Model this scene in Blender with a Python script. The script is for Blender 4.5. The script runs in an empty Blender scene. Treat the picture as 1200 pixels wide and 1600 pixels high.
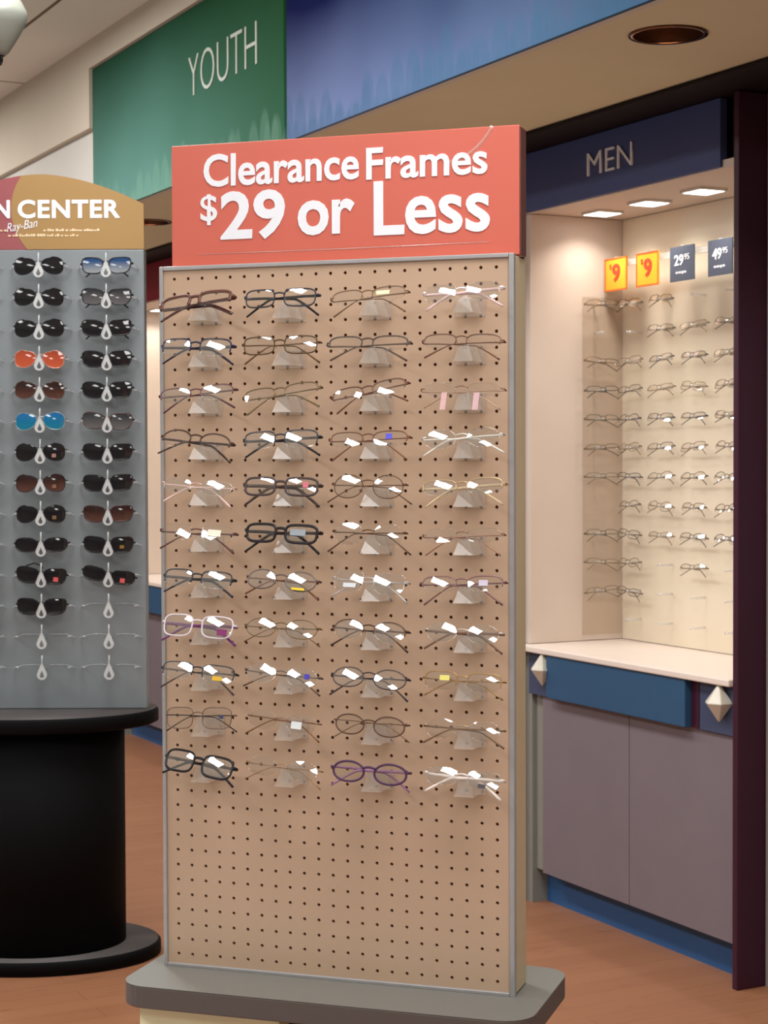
import bpy, math, random
from mathutils import Vector, Matrix
random.seed(7)
SC = bpy.context.scene
COL = SC.collection
R = math.radians
PI = math.pi

# ------------------------------------------------------------------ camera, light, exposure
cd = bpy.data.cameras.new('camera'); cam = bpy.data.objects.new('camera', cd); COL.objects.link(cam)
cd.sensor_fit = 'AUTO'; cd.sensor_width = 36.0; cd.lens = 2797.1 / 1600 * 36.0
cd.clip_start = 0.05; cd.clip_end = 60
FW = Vector((-0.30971091, 0.95040466, -0.02846293)); RT = Vector((0.95081515, 0.3097386, -0.00354212)); UPV = Vector((-0.00544962, 0.02816002, 0.99958857))
m = Matrix((RT, UPV, -FW)).transposed().to_4x4(); m.translation = Vector((1.27114, -2.765586, 1.45)); cam.matrix_world = m
cd.dof.use_dof = True; cd.dof.focus_distance = 2.95; cd.dof.aperture_fstop = 17
SC.camera = cam
W = bpy.data.worlds.new('world'); SC.world = W; W.use_nodes = True
W.node_tree.nodes['Background'].inputs[0].default_value = (1, .9, .8, 1)
W.node_tree.nodes['Background'].inputs[1].default_value = 0.05
vs = SC.view_settings
vs.view_transform = 'Standard'; vs.look = 'None'; vs.gamma = 1; vs.use_curve_mapping = False; vs.exposure = -0.53
SC.cycles.use_denoising = True
SC.cycles.max_bounces = 10; SC.cycles.transparent_max_bounces = 24; SC.cycles.sample_clamp_indirect = 6
SC.cycles.caustics_reflective = False; SC.cycles.caustics_refractive = False

# the shop wall's frame: u runs along the wall to the far left, v out of the wall, z up
U = Vector((-0.71189361, 0.70228733, 0)); V = Vector((-0.70228733, -0.71189361, 0))
WALL_RZ = math.atan2(-U.y, -U.x)
def wp(u, v, z): return U * u + V * v + Vector((0, 0, z))
def wl(u, v, z): return (-u, -v, z)

TROFFER_W = 62.0; LAMP_W = 1.5; DOWN_W = 16.0
for u in (-3.6, -1.2, 1.2, 3.6, 6.0):
    for v in (-0.2, 2.3):
        ld = bpy.data.lights.new('troffer_light', 'AREA'); ld.shape = 'RECTANGLE'; ld.size = 1.2; ld.size_y = 0.6
        ld.energy = TROFFER_W; ld.color = (1.0, 0.99, 0.975)
        lo = bpy.data.objects.new('troffer_light', ld); COL.objects.link(lo)
        lo.location = wp(u, v, 3.15); lo.rotation_euler = (0, 0, WALL_RZ)

# ------------------------------------------------------------------ materials
def lin(c):
    c = c / 255.0
    return c / 12.92 if c <= .04045 else ((c + .055) / 1.055) ** 2.4
def rgb(r, g, b): return (lin(r), lin(g), lin(b), 1)
class NT:
    def __init__(s, name):
        s.m = bpy.data.materials.new(name); s.m.use_nodes = True; s.t = s.m.node_tree; s.t.nodes.clear()
        s.out = s.n('ShaderNodeOutputMaterial')
    def n(s, t, **k):
        x = s.t.nodes.new(t)
        for a, b in k.items(): setattr(x, a, b)
        return x
    def l(s, a, b): s.t.links.new(a, b)
    def math(s, op, a, b=None, c=None):
        x = s.n('ShaderNodeMath', operation=op)
        for i, v in enumerate((a, b, c)):
            if v is None: continue
            if isinstance(v, (int, float)): x.inputs[i].default_value = v
            else: s.l(v, x.inputs[i])
        return x.outputs[0]
    def mix(s, f, a, b):
        x = s.n('ShaderNodeMix', data_type='RGBA')
        for i, v in ((0, f), (6, a), (7, b)):
            if isinstance(v, (int, float, tuple)): x.inputs[i].default_value = v
            else: s.l(v, x.inputs[i])
        return x.outputs[2]
def principled(nt, rough=.5, metal=0, spec=.5):
    p = nt.n('ShaderNodeBsdfPrincipled'); p.inputs['Roughness'].default_value = rough; p.inputs['Metallic'].default_value = metal
    p.inputs['Specular IOR Level'].default_value = spec
    nt.l(p.outputs[0], nt.out.inputs[0]); return p
def M(name, c, rough=.5, metal=0, spec=.5, var=.06, scale=40):
    """plain coloured surface with a little noise in its colour"""
    nt = NT(name); p = principled(nt, rough, metal, spec)
    tc = nt.n('ShaderNodeTexCoord'); no = nt.n('ShaderNodeTexNoise'); no.inputs['Scale'].default_value = scale; no.inputs['Detail'].default_value = 4
    nt.l(tc.outputs['Object'], no.inputs['Vector'])
    a = rgb(*c); d = tuple(max(0, x * (1 - var * 2)) for x in a[:3]) + (1,); e = tuple(min(1, x * (1 + var * 2)) for x in a[:3]) + (1,)
    nt.l(nt.mix(no.outputs['Fac'], d, e), p.inputs['Base Color']); return nt.m
def CLEAR(name, tint, gloss=.12, diff=0., rough=.03, dcol=(255, 255, 255)):
    nt = NT(name); tr = nt.n('ShaderNodeBsdfTransparent'); tr.inputs[0].default_value = rgb(*tint)
    gl = nt.n('ShaderNodeBsdfGlossy'); gl.inputs['Roughness'].default_value = rough; gl.inputs[0].default_value = (1, 1, 1, 1)
    fr = nt.n('ShaderNodeFresnel'); fr.inputs[0].default_value = 1.5
    ge = nt.n('ShaderNodeNewGeometry'); fac = nt.math('MULTIPLY', nt.math('ADD', fr.outputs[0], gloss - .04), nt.math('SUBTRACT', 1.0, ge.outputs['Backfacing']))
    cur = tr.outputs[0]
    if diff:
        di = nt.n('ShaderNodeBsdfDiffuse'); di.inputs[0].default_value = rgb(*dcol)
        mx = nt.n('ShaderNodeMixShader'); mx.inputs[0].default_value = diff; nt.l(cur, mx.inputs[1]); nt.l(di.outputs[0], mx.inputs[2]); cur = mx.outputs[0]
    mx = nt.n('ShaderNodeMixShader'); nt.l(fac, mx.inputs[0]); nt.l(cur, mx.inputs[1]); nt.l(gl.outputs[0], mx.inputs[2])
    nt.l(mx.outputs[0], nt.out.inputs[0]); return nt.m
def EMIT(name, c, s):
    nt = NT(name); e = nt.n('ShaderNodeEmission'); e.inputs[0].default_value = c; e.inputs[1].default_value = s
    nt.l(e.outputs[0], nt.out.inputs[0]); return nt.m

MT = {}
MT['aluminium'] = M('aluminium', (176, 174, 174), .42, .55)
MT['slab'] = M('grey_laminate', (114, 113, 108), .45, 0, .5, .03, 200)
MT['slab_edge'] = M('brown_grey_slab_edge', (88, 78, 74), .5, 0, .4, .03, 200)  # slab sides, coloured darker than the top laminate
MT['faint_ink'] = M('faint_lettering', (232, 206, 168), .6)
MT['maple'] = M('pale_maple', (253, 245, 202), .5, 0, .4, .05, 12)
MT['tan_side'] = M('tan_board_edge', (201, 183, 149), .6, 0, .3, .04, 12)
MT['red_sign'] = M('red_card', (204, 103, 87), .32, 0, .5, .015, 8)
MT['red_edge'] = M('dark_red_card_edge', (96, 52, 44), .6)
MT['white_ink'] = M('white_lettering', (232, 234, 240), .5, 0, .4, .02)
MT['pale_ink'] = M('pale_lettering', (173, 180, 168), .5, 0, .4, .02)
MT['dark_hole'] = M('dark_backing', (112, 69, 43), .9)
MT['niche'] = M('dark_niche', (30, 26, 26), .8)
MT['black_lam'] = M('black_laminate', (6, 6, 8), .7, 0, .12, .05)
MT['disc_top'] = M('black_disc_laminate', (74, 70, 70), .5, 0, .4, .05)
MT['panel_grey'] = M('grey_display_panel', (130, 137, 141), .45, .25, .4, .03, 8)
MT['hdr_yellow'] = M('mustard_card', (157, 125, 78), .5, 0, .3, .02, 6)
MT['hdr_red'] = M('rose_red_card', (148, 82, 85), .5, 0, .3, .02, 6)
MT['white_plastic'] = CLEAR('frosted_white_plastic', (255, 255, 255), .06, .5, .25, (225, 228, 228))
MT['wire'] = CLEAR('clear_wire_plastic', (250, 250, 250), .12, .30, .2, (225, 228, 228))
MT['acrylic'] = CLEAR('clear_acrylic', (250, 249, 247), .035, .15, .22, (235, 225, 215))
MT['acrylic_panel'] = CLEAR('acrylic_back_panel', (252, 250, 247), .04, .03, .15, (200, 190, 175))
MT['lens'] = CLEAR('clear_lens', (249, 248, 246), .13, 0, .02)
MT['lens2'] = CLEAR('demo_lens', (247, 246, 243), .28, 0, .03)
MT['soffit'] = M('tan_soffit_paint', (210, 202, 172), .85, 0, .2, .02, 5)
MT['bulk_hi'] = M('warm_tan_paint', (197, 186, 169), .85, 0, .2, .02, 5)
MT['bulk_lo'] = M('cream_paint', (199, 195, 187), .85, 0, .2, .02, 5)
MT['cream'] = M('cream_laminate', (212, 197, 185), .6, 0, .3, .02, 6)
MT['alcove_back'] = M('ivory_laminate', (232, 219, 197), .6, 0, .3, .02, 6)
MT['counter'] = M('ivory_counter', (230, 216, 206), .4, 0, .4, .02, 20)
MT['blue'] = M('slate_blue_laminate', (42, 81, 116), .5, 0, .4, .03, 20)
MT['blue_toe'] = M('brightened_slate_blue', (54, 98, 152), .5, 0, .3, .04, 20)  # lighter copy of the slate blue; brightness in the toe recess put into colour
MT['blue_dk'] = M('dusk_blue_laminate', (62, 72, 100), .5, 0, .4, .03, 20)
MT['navy'] = M('navy_sign_board', (68, 78, 123), .5, 0, .3, .03, 8)
MT['crimson'] = M('crimson_sign_board', (140, 40, 58), .5, 0, .3, .03, 8)
MT['maroon'] = M('dark_maroon_laminate', (58, 20, 42), .4, 0, .4, .05, 10)
MT['maroon_dk'] = M('near_black_maroon', (24, 14, 16), .7, 0, .2, .05, 10)
MT['mauve'] = M('mauve_laminate', (122, 112, 119), .5, 0, .3, .04, 9)
MT['grey_leg'] = M('grey_green_laminate', (138, 138, 132), .5, 0, .3, .03, 20)
MT['grey_wall'] = M('grey_wall_paint', (150, 145, 142), .8, 0, .2, .02, 8)
MT['knob'] = M('ivory_knob_enamel', (209, 203, 188), .35, 0, .5, .02, 30)
MT['lamp'] = EMIT('lamp_glow', (1.0, .95, .88, 1), 9)
MT['lamp_rim'] = M('white_lamp_rim', (220, 212, 200), .5)
MT['bronze'] = M('bronze_reflector', (104, 66, 46), .16, .9, .5, .04, 20)
MT['bulb'] = EMIT('frosted_bulb_glow', (1.0, .8, .55, 1), 14)
MT['orange_card'] = M('orange_yellow_card', (250, 176, 44), .45, 0, .4, .04, 20)
MT['orange_edge'] = M('orange_red_card_edge', (226, 96, 34), .45)
MT['red_ink'] = M('red_lettering', (206, 62, 30), .5)
MT['slate_card'] = M('slate_card', (78, 84, 100), .45, 0, .4, .04, 20)
MT['fixture'] = M('grey_white_enamel', (132, 135, 125), .35, 0, .5, .03, 6)
MT['black'] = M('gloss_black_plastic', (18, 16, 18), .2, 0, .5, .03)
MT['bounce_floor'] = M('pale_bounce_floor', (206, 208, 210), .6, 0, .3, .02, 3)
MT['shop_wall'] = M('shop_wall_paint', (150, 140, 128), .85, 0, .2, .02, 3)

def floor_mat():
    nt = NT('wood_plank_floor'); p = principled(nt, .42, 0, .35)
    tc = nt.n('ShaderNodeTexCoord'); mp = nt.n('ShaderNodeMapping'); mp.inputs['Rotation'].default_value = (0, 0, R(90))
    nt.l(tc.outputs['Object'], mp.inputs[0])
    br = nt.n('ShaderNodeTexBrick'); br.offset = .37; nt.l(mp.outputs[0], br.inputs['Vector'])
    br.inputs['Color1'].default_value = rgb(154, 106, 78); br.inputs['Color2'].default_value = rgb(144, 97, 70); br.inputs['Mortar'].default_value = rgb(117, 72, 49)
    br.inputs['Scale'].default_value = 1; br.inputs['Mortar Size'].default_value = .0015; br.inputs['Brick Width'].default_value = 1.1; br.inputs['Row Height'].default_value = .085
    m2 = nt.n('ShaderNodeMapping'); m2.inputs['Scale'].default_value = (26, 2.2, 1); nt.l(tc.outputs['Object'], m2.inputs[0])
    n1 = nt.n('ShaderNodeTexNoise'); n1.inputs['Scale'].default_value = 1.4; n1.inputs['Detail'].default_value = 6; nt.l(m2.outputs[0], n1.inputs['Vector'])
    c1 = nt.mix(nt.math('MULTIPLY', n1.outputs['Fac'], .55), br.outputs['Color'], rgb(169, 117, 84))
    m3 = nt.n('ShaderNodeMapping'); m3.inputs['Scale'].default_value = (60, 7, 1); nt.l(tc.outputs['Object'], m3.inputs[0])
    n2 = nt.n('ShaderNodeTexNoise'); n2.inputs['Scale'].default_value = 1; n2.inputs['Detail'].default_value = 2; nt.l(m3.outputs[0], n2.inputs['Vector'])
    kn = nt.n('ShaderNodeMapRange'); kn.inputs[1].default_value = .66; kn.inputs[2].default_value = .74; nt.l(n2.outputs['Fac'], kn.inputs[0])
    nt.l(nt.mix(nt.math('MULTIPLY', kn.outputs[0], .6), c1, rgb(102, 55, 35)), p.inputs['Base Color'])
    return nt.m
def peg_mat():
    nt = NT('tan_pegboard'); p = principled(nt, .5, 0, .35)
    tc = nt.n('ShaderNodeTexCoord'); n1 = nt.n('ShaderNodeTexNoise'); n1.inputs['Scale'].default_value = 9; n1.inputs['Detail'].default_value = 5
    nt.l(tc.outputs['Object'], n1.inputs['Vector'])
    nt.l(nt.mix(n1.outputs['Fac'], rgb(185, 156, 131), rgb(194, 165, 140)), p.inputs['Base Color']); return nt.m
def ceil_mat():
    nt = NT('ceiling_tiles'); p = principled(nt, .9, 0, .1)
    tc = nt.n('ShaderNodeTexCoord'); sp = nt.n('ShaderNodeSeparateXYZ'); nt.l(tc.outputs['Object'], sp.inputs[0])
    def line(o, off, per):
        f = nt.math('FRACT', nt.math('DIVIDE', nt.math('ADD', o, off), per)); return nt.math('LESS_THAN', f, .016 / per)
    g = nt.math('MAXIMUM', line(sp.outputs[0], 5.2 + 24.4, 2.44), line(sp.outputs[1], -.94 + 24.4, .61))
    n1 = nt.n('ShaderNodeTexNoise'); n1.inputs['Scale'].default_value = 120; nt.l(tc.outputs['Object'], n1.inputs['Vector'])
    b = nt.mix(n1.outputs['Fac'], rgb(224, 221, 212), rgb(232, 230, 221))
    nt.l(nt.mix(g, b, rgb(120, 104, 92)), p.inputs['Base Color']); return nt.m
def art_mat(name, top, bottom, stroke, z0, z1, edge=None):
    """printed sign art: a colour fade down the card and pale upright brush strokes along its foot"""
    nt = NT(name); p = principled(nt, .85, 0, .1)
    tc = nt.n('ShaderNodeTexCoord'); sp = nt.n('ShaderNodeSeparateXYZ'); nt.l(tc.outputs['Object'], sp.inputs[0])
    n1 = nt.n('ShaderNodeTexNoise'); n1.inputs['Scale'].default_value = 1.6; nt.l(tc.outputs['Object'], n1.inputs['Vector'])
    g = nt.n('ShaderNodeMapRange'); g.inputs[1].default_value = z1; g.inputs[2].default_value = z0
    zz = nt.math('ADD', sp.outputs[2], nt.math('MULTIPLY', nt.math('SUBTRACT', n1.outputs['Fac'], .5), .25)); nt.l(zz, g.inputs[0])
    c = nt.mix(g.outputs[0], rgb(*top), rgb(*bottom))
    if edge:
        e = nt.n('ShaderNodeMapRange'); e.inputs[1].default_value = edge[0]; e.inputs[2].default_value = edge[1]; nt.l(sp.outputs[0], e.inputs[0])
        c = nt.mix(nt.math('MULTIPLY', e.outputs[0], edge[3]), c, rgb(*edge[2]))
    cur = c
    for k, (wd_, lo, hi, op) in enumerate(((.092, .05, .17, .34), (.061, .02, .12, .30))):
        q = nt.math('DIVIDE', nt.math('ADD', sp.outputs[0], 20 + .03 * k), wd_)
        wn = nt.n('ShaderNodeTexWhiteNoise', noise_dimensions='1D'); nt.l(nt.math('FLOOR', q), wn.inputs['W'])
        f = nt.math('SUBTRACT', nt.math('MULTIPLY', nt.math('FRACT', q), 2), 1)
        rd = nt.math('POWER', nt.math('SUBTRACT', 1.0, nt.math('POWER', nt.math('ABSOLUTE', f), 2.4)), .5)
        top_ = nt.math('ADD', z0, nt.math('MULTIPLY', nt.math('ADD', lo, nt.math('MULTIPLY', wn.outputs['Value'], hi - lo)), rd))
        s = nt.n('ShaderNodeMapRange'); s.inputs[1].default_value = 0; s.inputs[2].default_value = .03
        nt.l(nt.math('SUBTRACT', top_, sp.outputs[2]), s.inputs[0]); cur = nt.mix(nt.math('MULTIPLY', s.outputs[0], op), cur, rgb(*stroke))
    nt.l(cur, p.inputs['Base Color']); return nt.m
def grad_lens(name, top, bottom, z0, z1, tr=.35, rough=.04):
    nt = NT(name); tc = nt.n('ShaderNodeTexCoord'); sp = nt.n('ShaderNodeSeparateXYZ'); nt.l(tc.outputs['Object'], sp.inputs[0])
    g = nt.n('ShaderNodeMapRange'); g.inputs[1].default_value = z0; g.inputs[2].default_value = z1; nt.l(sp.outputs[2], g.inputs[0])
    c = nt.mix(g.outputs[0], rgb(*bottom), rgb(*top))
    p = nt.n('ShaderNodeBsdfPrincipled'); nt.l(c, p.inputs['Base Color']); p.inputs['Roughness'].default_value = rough
    t = nt.n('ShaderNodeBsdfTransparent'); nt.l(c, t.inputs[0]); mx = nt.n('ShaderNodeMixShader'); mx.inputs[0].default_value = tr
    nt.l(p.outputs[0], mx.inputs[1]); nt.l(t.outputs[0], mx.inputs[2]); nt.l(mx.outputs[0], nt.out.inputs[0]); return nt.m
_fm = {}
def fmat(c, rough=.3, metal=0):
    k = (c, rough, metal)
    if k not in _fm: _fm[k] = M('frame_finish', c, rough, metal, .3, .08, 90)
    return _fm[k]

# ------------------------------------------------------------------ mesh helpers
class MB:
    def __init__(s): s.v = []; s.f = []; s.sm = []
    def add(s, vs, fs, smooth=False):
        o = len(s.v); s.v += [tuple(x) for x in vs]
        for f in fs: s.f.append(tuple(o + i for i in f)); s.sm.append(smooth)
        return s
    def box(s, x0, x1, y0, y1, z0, z1):
        x0, x1 = min(x0, x1), max(x0, x1); y0, y1 = min(y0, y1), max(y0, y1); z0, z1 = min(z0, z1), max(z0, z1)
        return s.add([(x0, y0, z0), (x1, y0, z0), (x1, y1, z0), (x0, y1, z0), (x0, y0, z1), (x1, y0, z1), (x1, y1, z1), (x0, y1, z1)],
                     [(0, 3, 2, 1), (4, 5, 6, 7), (0, 1, 5, 4), (1, 2, 6, 5), (2, 3, 7, 6), (3, 0, 4, 7)])
    def prism(s, poly, d0, d1, axis='y'):
        """poly in the plane across the axis, pushed from d0 to d1; for y poly is (x,z), for z (x,y), for x (y,z)"""
        n = len(poly)
        def P(a, b, d): return {'y': (a, d, b), 'z': (a, b, d), 'x': (d, a, b)}[axis]
        vs = [P(a, b, d0) for a, b in poly] + [P(a, b, d1) for a, b in poly]
        fs = [tuple(range(n)), tuple(range(2 * n - 1, n - 1, -1))] + [(i, i + n, (i + 1) % n + n, (i + 1) % n) for i in range(n)]
        return s.add(vs, fs)
    def lathe(s, prof, n=40, c=(0, 0, 0), sx=1, sy=1, smooth=True, caps=True):
        vs = []; fs = []
        for r, z in prof:
            for i in range(n):
                a = 2 * PI * i / n; vs.append((c[0] + r * sx * math.cos(a), c[1] + r * sy * math.sin(a), c[2] + z))
        for k in range(len(prof) - 1):
            for i in range(n):
                j = (i + 1) % n; fs.append((k * n + i, k * n + j, (k + 1) * n + j, (k + 1) * n + i))
        if caps: fs.append(tuple(range(n - 1, -1, -1))); fs.append(tuple((len(prof) - 1) * n + i for i in range(n)))
        return s.add(vs, fs, smooth)
    def tube(s, path, ra, rb=None, up=(0, 1, 0), n=8, closed=False, taper=None):
        """ra along the up direction, rb across it"""
        rb = ra if rb is None else rb; P = [Vector(p) for p in path]; N = len(P); vs = []; fs = []; up = Vector(up)
        for i, p in enumerate(P):
            a = P[(i - 1) % N] if closed or i > 0 else P[i]; b = P[(i + 1) % N] if closed or i < N - 1 else P[i]
            t = (b - a).normalized(); q = t.cross(up)
            if q.length < 1e-4: q = t.cross(Vector((1, 0, 0)))
            q.normalize(); w = q.cross(t).normalized(); k = taper(i / max(1, N - 1)) if taper else 1
            for j in range(n):
                g = 2 * PI * j / n; vs.append(p + w * (ra * k * math.cos(g)) + q * (rb * k * math.sin(g)))
        for i in range(N if closed else N - 1):
            for j in range(n):
                a = i * n + j; b = i * n + (j + 1) % n; c = ((i + 1) % N) * n + (j + 1) % n; d = ((i + 1) % N) * n + j; fs.append((a, b, c, d))
        if not closed: fs.append(tuple(range(n - 1, -1, -1))); fs.append(tuple((N - 1) * n + j for j in range(n)))
        return s.add(vs, fs, True)
    def mesh(s, name):
        me = bpy.data.meshes.new(name); me.from_pydata(s.v, [], s.f); me.polygons.foreach_set('use_smooth', s.sm); me.update()
        import bmesh
        b = bmesh.new(); b.from_mesh(me); bmesh.ops.recalc_face_normals(b, faces=b.faces); b.to_mesh(me); b.free(); return me
    def build(s, name, mat, parent=None, bevel=0, loc=None, rot=None):
        me = s.mesh(name); me.materials.append(MT[mat] if isinstance(mat, str) else mat)
        return link(name, me, parent, bevel, loc, rot)
def link(name, me, parent=None, bevel=0, loc=None, rot=None):
    o = bpy.data.objects.new(name, me); COL.objects.link(o)
    if parent is not None: o.parent = parent
    if loc is not None: o.location = loc
    if rot is not None: o.rotation_euler = rot
    if bevel:
        b = o.modifiers.new('bevel', 'BEVEL'); b.width = bevel; b.segments = 2; b.limit_method = 'ANGLE'; b.angle_limit = R(40)
    return o
def tag(o, label, cat, group=None):
    o['label'] = label; o['category'] = cat
    if group: o['group'] = group
    return o
def thing(name, label, cat, loc=(0, 0, 0), rot=(0, 0, 0), group=None):
    o = bpy.data.objects.new(name, None); COL.objects.link(o); o.location = loc; o.rotation_euler = rot; o.empty_display_size = .05
    return tag(o, label, cat, group)
def struct(o): o['kind'] = 'structure'; return o
def text_mesh(s, x0, x1, z0, z1, y, depth=.0012, bold=0., shear=0., spacing=1.):
    """text stood up in the xz plane, facing -y, fitted into the box"""
    cu = bpy.data.curves.new('lettering', 'FONT'); cu.body = s; cu.size = 1; cu.offset = bold; cu.extrude = .02; cu.shear = shear; cu.space_character = spacing; cu.resolution_u = 4
    o = bpy.data.objects.new('lettering', cu); COL.objects.link(o); bpy.context.view_layer.update()
    me = bpy.data.meshes.new_from_object(o.evaluated_get(bpy.context.evaluated_depsgraph_get())); bpy.data.objects.remove(o)
    xs = [v.co.x for v in me.vertices]; ys = [v.co.y for v in me.vertices]; a, b, c, d = min(xs), max(xs), min(ys), max(ys)
    for v in me.vertices:
        v.co = (x0 + (v.co.x - a) / (b - a) * (x1 - x0), y - depth * (0 if v.co.z < 0 else 1) , z0 + (v.co.y - c) / (d - c) * (z1 - z0))
    return me
def letters(parent, s, x0, x1, z0, z1, y, mat, name='lettering', **k):
    me = text_mesh(s, x0, x1, z0, z1, y, **k); me.materials.clear(); me.materials.append(MT[mat]); return link(name, me, parent)
def rrect(x0, x1, y0, y1, r, n=6):
    p = []
    for cx, cy, a0 in ((x1 - r, y1 - r, 0), (x0 + r, y1 - r, 90), (x0 + r, y0 + r, 180), (x1 - r, y0 + r, 270)):
        for i in range(n + 1): a = R(a0 + 90 * i / n); p.append((cx + r * math.cos(a), cy + r * math.sin(a)))
    return p

# ------------------------------------------------------------------ the room
def sbox(name, mat, u0, u1, v0, v1, z0, z1, bevel=0):
    o = MB().box(-u0, -u1, -v0, -v1, z0, z1).build(name, mat, bevel=bevel, rot=(0, 0, WALL_RZ)); return struct(o)
RU0, RU1, RV0, RV1 = -7.0, 9.5, -2.45, 6.5
struct(MB().box(-RU0, -RU1, -RV0, -1.0, -.05, 0).build('floor', floor_mat(), rot=(0, 0, WALL_RZ)))
struct(MB().box(-RU0, -RU1, -1.0, -RV1, -.05, 0).build('floor', 'bounce_floor', rot=(0, 0, WALL_RZ)))  # unseen pale floor, added to bounce neutral light onto ceiling and soffit
struct(MB().box(-RU0, -RU1, -RV0, -RV1, 3.175, 3.22).build('ceiling', ceil_mat(), rot=(0, 0, WALL_RZ)))
sbox('wall_back', 'bulk_lo', RU0, RU1, RV0, RV0 - .1, 0, 3.175)
sbox('wall_front', 'shop_wall', RU0, RU1, RV1, RV1 + .1, 0, 3.175)
sbox('wall_left', 'shop_wall', RU1, RU1 + .1, RV0, RV1, 0, 3.175)
sbox('wall_right', 'shop_wall', RU0 - .1, RU0, RV0, RV1, 0, 3.175)
# bulkhead above the cabinets: fascia, raised upper band, soffit with holes for its downlights
sbox('trim_1', 'bulk_lo', RU0, RU1, -1.30, -1.272, 2.46, 3.175)
sbox('trim_2', 'bulk_hi', 4.258, RU1, -1.272, -1.244, 2.818, 3.175)
sbox('trim_6', 'bulk_hi', RU0, 4.258, -1.272, -1.244, 3.060, 3.175)
DOWN = [(0.644, -1.493), (4.33, -1.528)]
def soffit():
    import bmesh
    b = bmesh.new(); zz = 2.461; loops = [[(-RU0, 1.30), (-RU1, 1.30), (-RU1, 2.45), (-RU0, 2.45)]]
    for u, v in DOWN: loops.append([(-u + .083 * math.cos(2 * PI * i / 40), -v + .083 * math.sin(2 * PI * i / 40)) for i in range(40)])
    es = []
    for lp in loops:
        vv = [b.verts.new((x, y, zz)) for x, y in lp]; es += [b.edges.new((vv[i], vv[(i + 1) % len(vv)])) for i in range(len(vv))]
    bmesh.ops.triangle_fill(b, use_beauty=True, edges=es)
    me = bpy.data.meshes.new('trim_3'); b.to_mesh(me); b.free(); me.materials.append(MT['soffit'])
    struct(link('trim_3', me, rot=(0, 0, WALL_RZ)))
soffit()
sbox('trim_4', 'maroon_dk', -2.5, 7.0, -1.855, -2.445, 2.447, 2.460, .005)  # near-black strip put in for the dark zone above the headers
sbox('trim_5', 'grey_wall', -3.0, 1.018, -2.10, -2.449, 0, 2.446)
for k, (u, v) in enumerate(DOWN):
    t = thing('recessed_downlight', ('bronze round downlight in tan soffit above the navy MEN sign', 'small dark round downlight in tan soffit below the green YOUTH sign')[k], 'light', wp(u, v, 2.461), (0, 0, WALL_RZ), 'soffit downlights')
    MB().lathe([(.083, -.004), (.094, -.004), (.094, 0), (.083, 0), (.083, -.004)], 40, caps=False).build('trim_ring', 'bronze', t)
    MB().lathe([(.0825, 0), (.078, .03), (.066, .09), (.05, .13), (.05, .1301), (.068, .09), (.08, .03), (.0826, 0)], 40, caps=False).build('reflector', 'bronze', t)
    ld = bpy.data.lights.new('downlight', 'SPOT'); ld.energy = DOWN_W; ld.color = (1.0, .86, .70); ld.spot_size = R(84); ld.spot_blend = .8; ld.shadow_soft_size = .03
    lo = bpy.data.objects.new('downlight', ld); COL.objects.link(lo); lo.location = wp(u, v, 2.52)
    MB().lathe([(.001, .075), (.022, .078), (.036, .09), (.04, .105), (.036, .118), (.02, .13)], 24).build('bulb', 'bulb', t)
# fixture at the top left
t = thing('ceiling_fixture', 'grey white rounded fixture with black tip hanging at the upper left', 'light', (-1.106, 1.334, 2.592), (0, 0, 0))
MB().lathe([(.02, -.097), (.03, -.088), (.052, -.052), (.07, -.02), (.077, .0), (.076, .016), (.066, .036), (.058, .05), (.055, .075), (.04, .09), (.012, .1)], 40).build('housing', 'fixture', t)
MB().lathe([(.004, -.124), (.011, -.12), (.0145, -.11), (.0145, -.1), (.0195, -.0965)], 24).build('lens_tip', 'black', t)
MB().lathe([(.012, .098), (.012, .571)], 16).build('stem', 'fixture', t)
MB().lathe([(.05, .571), (.05, .583)], 24).build('ceiling_rose', 'fixture', t)

# big sign panels on the fascia
t = thing('fascia_sign', 'green YOUTH sign panel with pale brush strokes on the bulkhead', 'sign', wp(4.256, -1.285, 2.456), (0, 0, WALL_RZ), 'bulkhead signs')
wd = 4.256 - 2.345
MB().box(0, wd, -.027, -.0135, 0, .6).build('panel', art_mat('green_sign_art', (31, 73, 53), (89, 131, 122), (106, 144, 127), 0, .6, (.7, 1.9, (20, 78, 35), .75)), t, .002)
me = text_mesh('YOUTH', 4.256 - 3.165, 4.256 - 2.553, .2875, .43, -.0272, .003, -.016); me.materials.clear(); me.materials.append(MT['pale_ink']); link('lettering', me, t)
t = thing('fascia_sign', 'long blue sign panel with pale brush strokes on the bulkhead', 'sign', wp(2.325, -1.285, 2.456), (0, 0, WALL_RZ), 'bulkhead signs')
MB().box(0, 5.2, -.027, -.0135, 0, .6).build('panel', art_mat('blue_sign_art', (2, 13, 72), (113, 128, 170), (54, 96, 125), 0, .40, (.3, 2.2, (11, 56, 77), .85)), t, .002)

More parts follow.
